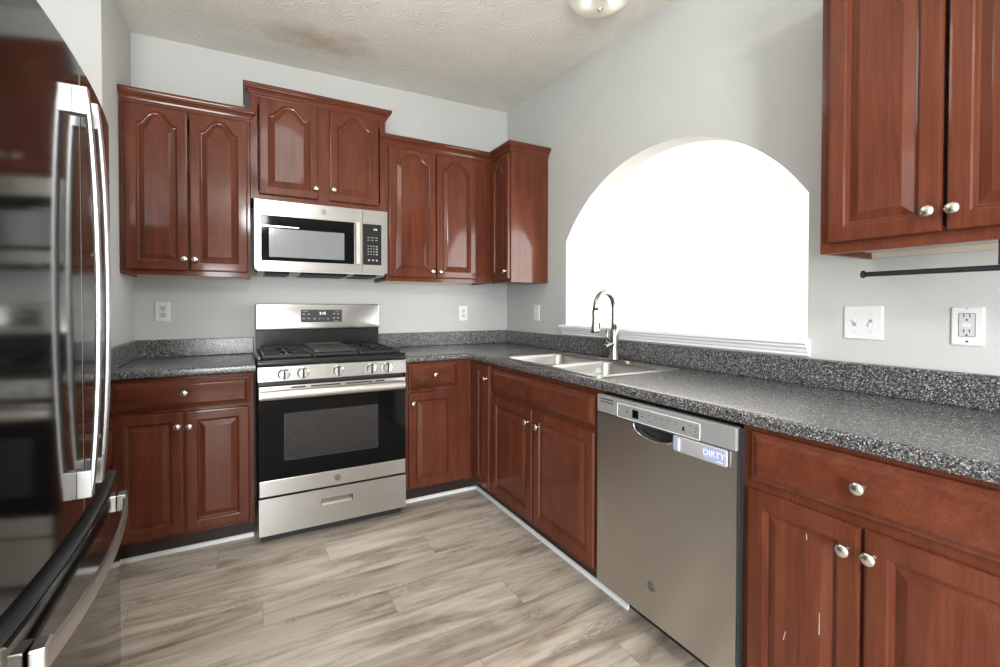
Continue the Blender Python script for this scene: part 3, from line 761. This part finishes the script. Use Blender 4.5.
# ------------------------------------------------------------------ microwave
F = BACK; mx0, mx1, mz0, mz1, md = -1.8295, -1.0835, 1.418, 1.809, 0.362
t = thing('microwave', 'stainless over-the-range microwave mounted under the short wall cabinet', 'microwave', (-1.46, -0.18, 1.40))
MB(F).box(mx0 + 0.003, mx1 - 0.003, 0.004, 0.325, 1.424, mz1, 0.002).build('microwave_body', 'dark_grey', t)
mb = MB(F)   # underside grille housing
mb.loft([[(a, b_, c) for b_, c in ((0.02, 1.398), (0.30, 1.398), (0.340, 1.409), (0.340, 1.4235), (0.02, 1.4235))] for a in (mx0 + 0.012, mx1 - 0.012)])
us = mb.build('vent_housing', 'grey_plastic', t)
for a0, a1 in ((mx0 + 0.05, mx0 + 0.18), (mx0 + 0.24, mx1 - 0.24), (mx1 - 0.20, mx1 - 0.06)):
    MB(F).box(a0, a1, 0.05, 0.30, 1.394, 1.3978, 0.001).build('filter_grille', 'black_matte', us)
    MB(F).loft([[(a, b_, c) for b_, c in ((0.303, 1.3985), (0.338, 1.4078), (0.338, 1.4083), (0.303, 1.399))] for a in (a0, a1)]).build('filter_grille', 'black_matte', us)
# door with black glass
split = -1.2385
mb = MB(F); mb.b0 = 0.327
gl = rrect(-1.797, -1.288, 1.468, 1.724, 0.004, 3)
mb.fill([rrect(mx0, split - 0.001, mz0, mz1, 0.003, 2), gl], md - 0.327)
dr = mb.build('door', 'steel_x', t)
mb = MB(F); mb.box(-1.7965, -1.2885, 0.330, md - 0.002, 1.4685, 1.7235, 0.002); g = mb.build('glass_panel', 'black_glass', dr)
mb = MB(F); mb.box(-1.757, -1.347, md - 0.0018, md - 0.0012, 1.490, 1.653); mb.build('window', 'mw_window', dr)
mb = MB(F); mb.box(-1.7965, -1.60, md - 0.0018, md - 0.0008, 1.661, 1.667); mb.build('highlight_line', 'chrome', dr)  # highlight on the glass, drawn as a bright metal line
mb = MB(F)
pr_ = [(-1.287, md + 0.001), (-1.287, md + 0.026), (-1.282, md + 0.031), (-1.258, md + 0.031), (-1.253, md + 0.026), (-1.253, md + 0.001)]
mb.loft([[(a, b_, c) for a, b_ in pr_] for c in (1.468, 1.722)])
lab(mb.build('handle', 'handle_steel', dr), 'flat vertical pale steel handle')
mb = MB(F); mb.b0 = 0.327
mb.fill([rrect(split + 0.001, mx1, mz0, mz1, 0.003, 2), rrect(split + 0.002, -1.121, 1.468, 1.722, 0.003, 3)], md - 0.327)
cpn = mb.build('control_column', 'steel_x', t)
mb = MB(F); mb.box(split + 0.0025, -1.1215, 0.330, md + 0.001, 1.4685, 1.7215, 0.002)
kp = mb.build('keypad', 'black', cpn)
text_part(F, kp, '2:15', -1.160, 1.690, 0.013, md + 0.0014, 'digits', 'clock_digits')
pts = [(a, c, 0.013, 0.0035) for a in (-1.203, -1.178, -1.153) for c in (1.638, 1.622)]
pts += [(a, c, 0.006, 0.006) for a in (-1.204, -1.187, -1.170) for c in (1.585, 1.568, 1.551, 1.534)] + [(-1.151, c, 0.013, 0.006) for c in (1.585, 1.568, 1.551, 1.534)]
pts += [(a, 1.497, 0.012, 0.010) for a in (-1.200, -1.175, -1.151)]
marks(F, kp, pts, md + 0.0014, 'print_dim')
emblem(F, dr, -1.463, 1.771, md + 0.0003, 0.0145)

# ------------------------------------------------------------------ dishwasher
DW = lambda a, b, c: RIGHT(1.0148 * a - 0.0484, b - 0.020, 1.0148 * c - 0.0179)   # door sits 2 cm proud of the cabinet frames
F = DW; da0, da1 = 1.8705, 2.4690
t = thing('dishwasher', 'stainless built-in dishwasher with pocket handle under the countertop', 'dishwasher', (-0.33, -2.168, 0))
MB(RIGHT).box(1.853, 2.448, 0.05, 0.580, 0.106, 0.862).build('tub', 'black_matte', t)
MB(RIGHT).box(1.853, 2.448, 0.05, 0.530, 0.003, 0.104).build('toe_plate', 'black_matte', t)
mb = MB(F); mb.b0 = 0.634
pk = [(2.066, 0.7945), (2.250, 0.7945)]
for i in range(1, 16):
    th = PI * i / 16; pk.append((2.158 + 0.092 * math.cos(th), 0.7945 - 0.042 * math.sin(th) ** 0.75))
pk = [(a, c - 0.001) for a, c in pk]
mb.fill([[(da0, 0.126), (da1 - 0.008, 0.126), (da1 - 0.008, 0.795), (da0, 0.795)], pk], 0.023)
dd = mb.build('door', 'steel_z', t)
mb = MB(F); mb.box(da1 - 0.0075, da1, 0.634, 0.652, 0.126, 0.866); mb.build('door_edge', 'dark_grey', dd)
# pocket
mb = MB(F)
sc_ = lambda s, d_: [(2.158 + (a - 2.158) * s, d_, 0.792 + (c - 0.7935) * s) for a, c in pk]
mb.loft([sc_(1.0, 0.6565), sc_(0.985, 0.640), sc_(0.90, 0.624), sc_(0.6, 0.618)], False, True)
mb.build('handle_pocket', 'dark_grey', dd, auto=40)
mb = MB(F)
lip = [(2.158 + 0.0935 * math.cos(PI * i / 24), 0.7935 - 0.0435 * math.sin(PI * i / 24) ** 0.75) for i in range(25)]
mb.tube([(a, 0.6575, c) for a, c in lip], 0.0032, 8)
lab(mb.build('pocket_lip', 'chrome', dd, smooth=True), 'bright curved lip of the pocket handle')
# control strip
mb = MB(F); mb.box(da0, da1 - 0.008, 0.634, 0.660, 0.7985, 0.867, 0.004)
cs = mb.build('control_strip', 'grey_plastic', t)
mb = MB(F); mb.b0 = 0.6601
mb.fill([rrect(1.984, 2.342, 0.800, 0.852, 0.004, 3), rrect(1.986, 2.340, 0.802, 0.850, 0.004, 3)], 0.0008); mb.build('console_outline', 'sign_white', cs)
mb = MB(F); mb.box(2.061, 2.089, 0.6601, 0.6612, 0.811, 0.840); mb.build('display', 'black_glass', cs)
mb = MB(F); mb.box(2.276, 2.284, 0.6601, 0.6608, 0.816, 0.829); mb.build('indicator', 'black', cs)
mb = MB(F)
for k in range(5):
    for c in (0.850, 0.8385): mb.box(1.893 + k * 0.0145, 1.903 + k * 0.0145, 0.6601, 0.6606, c, c + 0.005)
mb.build('vent_slots', 'black_matte', cs)
pts = [(2.035 + 0.0, 0.838, 0.014, 0.002), (2.035, 0.826, 0.012, 0.006), (2.108, 0.824, 0.010, 0.005), (2.108, 0.834, 0.02, 0.0015)]
pts += [(2.138 + 0.028 * k, 0.836, 0.014, 0.002) for k in range(5)] + [(2.138 + 0.028 * k, 0.829, 0.008, 0.002) for k in range(5)] + [(2.145, 0.815, 0.018, 0.0018), (2.19, 0.815, 0.05, 0.001), (2.306, 0.838, 0.014, 0.002), (2.306, 0.818, 0.010, 0.002), (2.326, 0.834, 0.014, 0.002), (2.326, 0.824, 0.004, 0.006), (2.326, 0.812, 0.012, 0.002)]
marks(F, cs, pts, 0.6606, 'print_grey', name='button_legend')
emblem(F, dd, 2.151, 0.246, 0.6573, 0.0175)
# magnetic sign
t = thing('dishwasher_sign', 'small silver magnetic sign reading DIRTY stuck on the dishwasher door', 'sign', (-0.658, -2.342, 0.748))
mb = MB(F); mb.loft([[(a, b_, c) for a, c in rrect(2.246 + i, 2.436 - i, 0.747 + i, 0.7965 - i, 0.006, 4)] for b_, i in ((0.6615, 0), (0.667, 0), (0.6685, 0.002))])
sg = mb.build('sign_plate', 'sign_grey', t, auto=30)
mb = MB(F); mb.loft([[(a, b_, c) for a, c in rrect(2.362, 2.431, 0.752, 0.7925, 0.003, 3)] for b_ in (0.6686, 0.6690)]); mb.build('message_window', 'sign_blue', sg)
text_part(F, sg, 'DIRTY', 2.395, 0.7735, 0.026, 0.6693, 'sign_white', 'lettering')
marks(F, sg, [(2.415, 0.757, 0.022, 0.002)], 0.6693, 'sign_white', name='small_print')
mb = MB(F); mb.loft([[(a, b_, c) for a, c in rrect(2.252, 2.276, 0.751, 0.792, 0.002, 3)] for b_ in (0.6686, 0.6690)]); mb.build('slider_window', 'sign_blue', sg)
mb = MB(F); mb.box(2.268, 2.275, 0.6691, 0.672, 0.7525, 0.7905, 0.001); mb.build('slider', 'sign_white', sg)

# ------------------------------------------------------------------ sink and faucet
sx0, sx1, sy0, sy1 = -0.607, -0.086, -1.812, -0.953
t = thing('sink', 'stainless double-bowl drop-in sink set in the long countertop', 'sink', (-0.35, -1.385, 0.914))
ym = -1.392; zt = 0.9195
def rloop(xa, xb, ya, yb, z, r): return [(p, q, z) for p, q in rrect(xa, xb, ya, yb, r, 6)]
mb = MB()
mb.b0 = 0
# rim plate with two holes
bowls = [(-0.572, -0.185, ym + 0.014, sy1 - 0.03), (-0.572, -0.185, sy0 + 0.03, ym - 0.014)]
mbF = MB(lambda a, b_, c: (a, c, b_)); mbF.b0 = zt
outer = rrect(sx0 + 0.004, sx1 - 0.004, sy0 + 0.004, sy1 - 0.004, 0.03, 6)
mbF.fill([outer] + [rrect(*bw, 0.05, 6) for bw in bowls])
bmesh.ops.recalc_face_normals(mbF.bm, faces=mbF.bm.faces)
o2 = rrect(sx0, sx1, sy0, sy1, 0.034, 6); o3 = rrect(sx0 - .0005, sx1 + .0005, sy0 - .0005, sy1 + .0005, 0.034, 6)
mbF.loft([[(p, zt, q) for p, q in outer], [(p, zt - 0.0015, q) for p, q in o2], [(p, 0.9146, q) for p, q in o3]], False, False)
mbF.build('rim', 'sink', t, auto=40)
for bw in bowls:
    mb = MB()
    xa, xb, ya, yb = bw
    Ls = []
    for i, z, r in ((0.0, zt, 0.05), (0.003, zt - 0.003, 0.05), (0.006, zt - 0.012, 0.05), (0.016, 0.765, 0.05), (0.022, 0.745, 0.05), (0.04, 0.737, 0.045), (0.10, 0.735, 0.04)):
        Ls.append(rloop(xa + i, xb - i, ya + i, yb - i, z, r))
    mb.loft(Ls, False, True)
    bo = mb.build('bowl', 'sink', t, auto=50)
    mb = MB(); mb.lathe([(0.042, 0.7355), (0.040, 0.738), (0.034, 0.7375), (0.03, 0.7365), (0.001, 0.7365)], ((xa + xb) / 2, (ya + yb) / 2, 0), 'c', 24); mb.build('drain', 'chrome', bo, auto=40)
fx, fy, fz = -0.128, -1.395, 0.9199
t = thing('faucet', 'brushed nickel pull-down gooseneck faucet standing behind the sink', 'faucet', (fx, fy, fz))
mb = MB(); mb.loft([rloop(fx - 0.028 + i, fx + 0.028 - i, fy - 0.128 + i, fy + 0.128 - i, z, 0.0275 - i) for i, z in ((0, fz), (0, fz + 0.004), (0.003, fz + 0.006))]); mb.build('base_plate', 'faucet', t, auto=35)
mb = MB(); mb.lathe([(0.030, fz + 0.0062), (0.029, fz + 0.012), (0.025, fz + 0.03), (0.024, fz + 0.07), (0.0235, fz + 0.13), (0.021, fz + 0.165), (0.018, fz + 0.169)], (fx, fy, 0), 'c', 22); mb.build('body', 'faucet', t, auto=40)
dirv = Vector((-0.97, -0.2)).normalized()
P = [(fx, fy, fz + 0.166)]
rr = 0.080; zc_ = fz + 0.285
P += [(fx, fy, fz + 0.2), (fx, fy, fz + 0.245)]
for i in range(0, 15):
    th = PI * i / 14 * 0.97; q = rr * (1 - math.cos(th)); P.append((fx + dirv.x * q, fy + dirv.y * q, zc_ + rr * math.sin(th)))
lastq = rr * (1 - math.cos(PI * 0.97)) + 0.004
P.append((fx + dirv.x * lastq, fy + dirv.y * lastq, zc_ - 0.02))
mb = MB(); mb.tube(P, 0.0155, 14); mb.build('neck', 'faucet', t, smooth=True)
mb = MB(); q = lastq + 0.002
mb.lathe([(0.0157, zc_ - 0.015), (0.0165, zc_ - 0.022), (0.015, zc_ - 0.05), (0.017, zc_ - 0.085), (0.0215, zc_ - 0.118), (0.022, zc_ - 0.128), (0.019, zc_ - 0.132), (0.001, zc_ - 0.131)], (fx + dirv.x * q, fy + dirv.y * q, 0), 'c', 20)
hd = mb.build('spray_head', 'faucet', t, auto=50)
hx, hy = fx + dirv.x * q, fy + dirv.y * q
MB().box(hx + 0.012, hx + 0.024, hy - 0.014, hy - 0.004, zc_ - 0.112, zc_ - 0.078, 0.002).build('spray_button', 'dark_grey', hd)
hdv = Vector((-0.98, -0.18))
mb = MB(); c0_ = Vector((fx + hdv.x * 0.012, fy + hdv.y * 0.012, fz + 0.088)); c1_ = Vector((fx + hdv.x * 0.078, fy + hdv.y * 0.078, fz + 0.074))
mb.tube([c0_, c0_.lerp(c1_, 0.8), c1_], [0.0155, 0.0155, 0.013], 16)
lv = mb.build('valve', 'faucet', t, auto=40)
mb = MB(); e_ = c0_.lerp(c1_, 0.75); mb.tube([e_ + Vector((0, 0, 0.012)), e_ + Vector((-0.004, -0.004, 0.05)), e_ + Vector((-0.003, -0.003, 0.092))], [0.0065, 0.0055, 0.0065], 10); mb.build('lever', 'faucet', lv, smooth=True)

# ------------------------------------------------------------------ refrigerator  (a = along the front, b = outwards)
HW = 0.4555; fcx, fcy = -2.217, -1.81
t = thing('refrigerator', 'tall dark stainless french-door refrigerator with bottom freezer, at the left edge', 'refrigerator', (fcx, fcy, 0), rz=0.0377)
FR = lambda a, b, c: (fcx + b, fcy + a, c)
def bow(a): return -0.021 * (a / HW) ** 2
def bowed(mb, a0, a1, z0, z1, dep, bx=0.0, n=14, rnd=0.012):
    As = [a0 + (a1 - a0) * i / n for i in range(n + 1)]
    As = [a0, a0 + 0.004] + As[1:-1] + [a1 - 0.004, a1]
    loops = []
    for a in As:
        e = 0.006 if a in (a0, a1) else 0
        f = bow(a) + bx - e
        loops.append([(a, -dep, z0), (a, f - 0.004, z0), (a, f, z0 + 0.004), (a, f, z1 - 0.004), (a, f - 0.004, z1), (a, -dep, z1)])
    mb.loft(loops)
mb = MB(FR); mb.box(-HW + 0.004, HW - 0.004, -0.76, -0.098, 0.03, 1.775, 0.006); mb.build('cabinet', 'dark_grey', t)
mb = MB(FR); mb.box(-HW + 0.01, HW - 0.01, -0.72, -0.11, 0.002, 0.029); mb.build('base_grille', 'black_matte', t)
doors = []
for a0, a1, nm in ((0.0025, HW, 'far'), (-HW, -0.0025, 'near')):
    mb = MB(FR); bowed(mb, a0, a1, 0.708, 1.793, 0.095); doors.append(mb.build('door', 'black_steel', t, auto=25))
mb = MB(FR); mb.box(-0.0022, 0.0022, -0.09, -0.0012, 0.712, 1.790); lab(mb.build('door_gap_strip', 'ivory', t), 'pale strip in the gap between the doors')  # pale strip set just behind the door faces
def bar(parent, aa):
    s0 = bow(aa)
    zt_, zb_ = 1.715, 0.765
    mb = MB(FR)
    n = 24; pts = []
    loops = []
    for i in range(n + 1):
        u = i / n; z = zb_ + (zt_ - zb_) * u
        out = 0.026 + 0.019 * (1 - (2 * u - 1) ** 2) ** 0.8
        hw_ = 0.0115; th = 0.011
        b_ = s0 + out
        loops.append([(aa - hw_, b_ - th * 0.6, z), (aa - hw_, b_ - th * 0.1, z), (aa - hw_ * 0.55, b_, z), (aa + hw_ * 0.55, b_, z), (aa + hw_, b_ - th * 0.1, z), (aa + hw_, b_ - th * 0.6, z), (aa + hw_ * 0.6, b_ - th, z), (aa - hw_ * 0.6, b_ - th, z)])
    mb.loft(loops)
    o = mb.build('handle', 'door_bar', parent, auto=40)
    for z0, z1 in ((zt_ - 0.062, zt_ + 0.001), (zb_ - 0.001, zb_ + 0.062)):
        mb = MB(FR); mb.box(aa - 0.0135, aa + 0.0135, s0 - 0.0005, s0 + 0.026, z0, z1, 0.001); mb.build('handle_mount', 'door_bar', o)
bar(doors[0], 0.052); bar(doors[1], -0.052)
# freezer drawer, slightly proud
mb = MB(FR); bowed(mb, -HW, HW, 0.045, 0.672, 0.06, bx=0.016, n=24); fz_ = mb.build('freezer_drawer', 'black_steel', t, auto=25)
mb = MB(FR)
mb.loft([[(a, bow(a) + 0.010, 0.6725), (a, bow(a) - 0.030, 0.6725), (a, bow(a) - 0.034, 0.680), (a, bow(a) - 0.026, 0.683), (a, bow(a) + 0.004, 0.677)] for a in [(-HW + 0.004) + (2 * HW - 0.008) * i / 24 for i in range(25)]])
mb.build('drawer_top_lip', 'dark_grey', fz_)
mb = MB(FR); n = 30; loops = []
for i in range(n + 1):
    u = i / n; a = -0.392 + 0.784 * u
    out = 0.016 + bow(a) + 0.024 + 0.015 * (1 - (2 * u - 1) ** 2) ** 0.8
    h2, th = 0.019, 0.012; zc2 = 0.596
    loops.append([(a, out - th * 0.6, zc2 - h2), (a, out - th * 0.1, zc2 - h2), (a, out, zc2 - h2 * 0.6), (a, out, zc2 + h2 * 0.6), (a, out - th * 0.1, zc2 + h2), (a, out - th * 0.6, zc2 + h2), (a, out - th, zc2 + h2 * 0.6), (a, out - th, zc2 - h2 * 0.6)])
mb.loft(loops); hb = mb.build('handle', 'handle_steel', fz_, auto=40)
for s in (-1, 1):
    a = s * 0.375; s0 = 0.016 + bow(a)
    mb = MB(FR); mb.box(a - 0.022, a + 0.022, s0 + 0.0005, s0 + 0.024, 0.572, 0.622, 0.003); mb.build('handle_mount', 'chrome', hb)

# ------------------------------------------------------------------ outlets, switches
def plate(F, parent, a0, a1, c0, c1, d=0.0005):
    mb = MB(F); mb.loft([[(a, b_, c) for a, c in rrect(a0 + i, a1 - i, c0 + i, c1 - i, 0.004, 3)] for b_, i in ((d, 0), (d + 0.004, 0.0005), (d + 0.0065, 0.004))])
    return mb.build('cover_plate', 'white_plastic', parent, auto=25)
def slots(F, parent, a, c, d):
    mb = MB(F)
    for s in (-1, 1): mb.box(a + s * 0.0065 - 0.0012, a + s * 0.0065 + 0.0012, d, d + 0.0004, c + 0.0005, c + 0.0095)
    mb.lathe([(0.0026, d), (0.0026, d + 0.0004)], (a, 0, c - 0.0075), 'b', 10)
    mb.build('slots', 'slot', parent)
def duplex(F, label, a, c, group=None):
    loc = F(a, 0.0, c - 0.058)
    t = thing('wall_outlet', label, 'outlet', loc, group)
    p = plate(F, t, a - 0.036, a + 0.036, c - 0.0575, c + 0.0575)
    for s in (-1, 1):
        mb = MB(F); mb.loft([[(x, b_, z) for x, z in rrect(a - 0.0165, a + 0.0165, c + s * 0.0195 - 0.014, c + s * 0.0195 + 0.014, 0.008, 4)] for b_ in (0.0071, 0.0085)])
        r = mb.build('receptacle', 'ivory', t, auto=30); slots(F, r, a, c + s * 0.0195, 0.0086)
    mb = MB(F); mb.lathe([(0.003, 0.0071), (0.002, 0.0084), (0.0005, 0.0085)], (a, 0, c), 'b', 10); mb.build('screw', 'nickel', t)
duplex(BACK, 'white duplex outlet on the back wall left of the gas range', -2.295, 1.176)
duplex(BACK, 'white duplex outlet on the back wall right of the gas range', -0.393, 1.155)
# switch beside the arch
def toggle(F, t, a, c, up_):
    mb = MB(F); mb.box(a - 0.0055, a + 0.0055, 0.0071, 0.0078, c - 0.012, c + 0.012); b = mb.build('switch_slot', 'switch_grey', t)
    mb = MB(F)
    z1_, z2_ = (c - 0.002, c + 0.010) if up_ else (c - 0.010, c + 0.002)
    mb.loft([[(a + s * 0.0042, 0.0079, z1_), (a + s * 0.0042, 0.0079, z2_), (a + s * 0.0035, 0.014, z2_ + (0.003 if up_ else -0.006)), (a + s * 0.0035, 0.014, z1_ + (0.006 if up_ else -0.003))] for s in (-1, 1)])
    mb.build('toggle', 'white_plastic', b)
    for s in (-1, 1):
        mb = MB(F); mb.lathe([(0.0028, 0.0071), (0.002, 0.0082), (0.0005, 0.0083)], (a, 0, c + s * 0.030), 'b', 10); mb.build('screw', 'ivory', t)
t = thing('light_switch', 'single white wall switch between the corner wall cabinet and the arch', 'switch', RIGHT(0.447, 0, 1.103))
plate(RIGHT, t, 0.411, 0.483, 1.104, 1.219); toggle(RIGHT, t, 0.447, 1.1615, True)
t = thing('light_switch', 'white double wall switch under the right wall cabinet, nearest the arch', 'switch', RIGHT(2.488, 0, 1.098))
plate(RIGHT, t, 2.430, 2.546, 1.0975, 1.2135); toggle(RIGHT, t, 2.464, 1.1555, True); toggle(RIGHT, t, 2.511, 1.1555, False)
F = RIGHT
t = thing('wall_outlet', 'white square-faced safety outlet under the right wall cabinet, right of the double switch', 'outlet', RIGHT(2.750, 0, 1.096))
plate(F, t, 2.714, 2.787, 1.0955, 1.211)
ga, gc = 2.7505, 1.1575
mb = MB(F); mb.loft([[(x, b_, z) for x, z in rrect(ga - 0.0185, ga + 0.0185, gc - 0.035, gc + 0.035, 0.003, 3)] for b_ in (0.0071, 0.0078)]); mb.build('recess_line', 'print_grey', t)
mb = MB(F); mb.loft([[(x, b_, z) for x, z in rrect(ga - 0.0170, ga + 0.0170, gc - 0.0335, gc + 0.0335, 0.003, 3)] for b_ in (0.0079, 0.0095)]); r = mb.build('receptacle_face', 'ivory', t, auto=30)
for s in (-1, 1): slots(F, r, ga, gc + s * 0.0225, 0.0096)
mb = MB(F); mb.box(ga - 0.009, ga + 0.009, 0.0096, 0.0106, gc - 0.0055, gc - 0.0005); mb.box(ga - 0.009, ga + 0.009, 0.0096, 0.0106, gc + 0.0005, gc + 0.0055); mb.build('test_buttons', 'white_plastic', r)
for s, mm in ((-1, 'slot'), (1, 'ivory')):
    mb = MB(F); mb.lathe([(0.0032, 0.0071), (0.002, 0.0082), (0.0005, 0.0083)], (ga, 0, gc + s * 0.049), 'b', 10); mb.build('screw', mm, t)

# ------------------------------------------------------------------ paper towel holder
t = thing('paper_towel_holder', 'black metal rod paper towel holder hung under the right wall cabinet', 'holder', RIGHT(2.72, 0.2, 1.30))
mb = MB(RIGHT); mb.tube([(2.572, 0.2, 1.3105), (2.875, 0.2, 1.3105)], 0.0075, 16); mb.build('rod', 'rod', t, auto=40)
mb = MB(RIGHT); mb.lathe([(0.0105, 2.565), (0.012, 2.567), (0.012, 2.571), (0.010, 2.5725)], (0, 0.2, 1.3105), 'a', 18); mb.build('end_cap', 'rod', t, auto=40)
mb = MB(RIGHT); mb.box(2.862, 2.874, 0.188, 0.212, 1.318, 1.3905, 0.001); mb.build('bracket', 'rod', t)

# ------------------------------------------------------------------ ceiling light
lx, ly = -0.385, -1.565; lz = ceil_z(lx, ly) - 0.004
t = thing('ceiling_light', 'round glass dome ceiling light with metal finial near the right wall', 'light', (lx, ly, lz))
mb = MB(); mb.lathe([(0.13, lz), (0.13, lz - 0.02), (0.11, lz - 0.026), (0.001, lz - 0.026)], (lx, ly, 0), 'c', 32); mb.build('canopy', 'nickel', t, auto=40)
Rg = 0.15
mb = MB(); prof = [(Rg - 0.002, lz - 0.027), (Rg, lz - 0.032)]
for i in range(1, 9):
    th = PI / 2 * i / 8 * 0.96; prof.append((Rg * math.cos(th), lz - 0.032 - 0.066 * math.sin(th)))
prof.append((0.004, lz - 0.0985))
mb.lathe(prof, (lx, ly, 0), 'c', 40); gl = mb.build('lamp_shade', 'lamp_glass', t, auto=60)
mb = MB(); mb.lathe([(0.003, lz - 0.099), (0.012, lz - 0.1), (0.014, lz - 0.105), (0.008, lz - 0.112), (0.004, lz - 0.118), (0.0005, lz - 0.124)], (lx, ly, 0), 'c', 16); mb.build('finial', 'nickel', t, smooth=True)
for dx, dy in ((-0.055, 0.03), (0.055, -0.03)):
    mb = MB(); mb.lathe([(0.001, lz - 0.028), (0.012, lz - 0.029), (0.024, lz - 0.042), (0.026, lz - 0.055), (0.018, lz - 0.070), (0.001, lz - 0.076)], (lx + dx, ly + dy, 0), 'c', 16)
    mb.build('bulb', 'lamp_bulb', t, smooth=True)
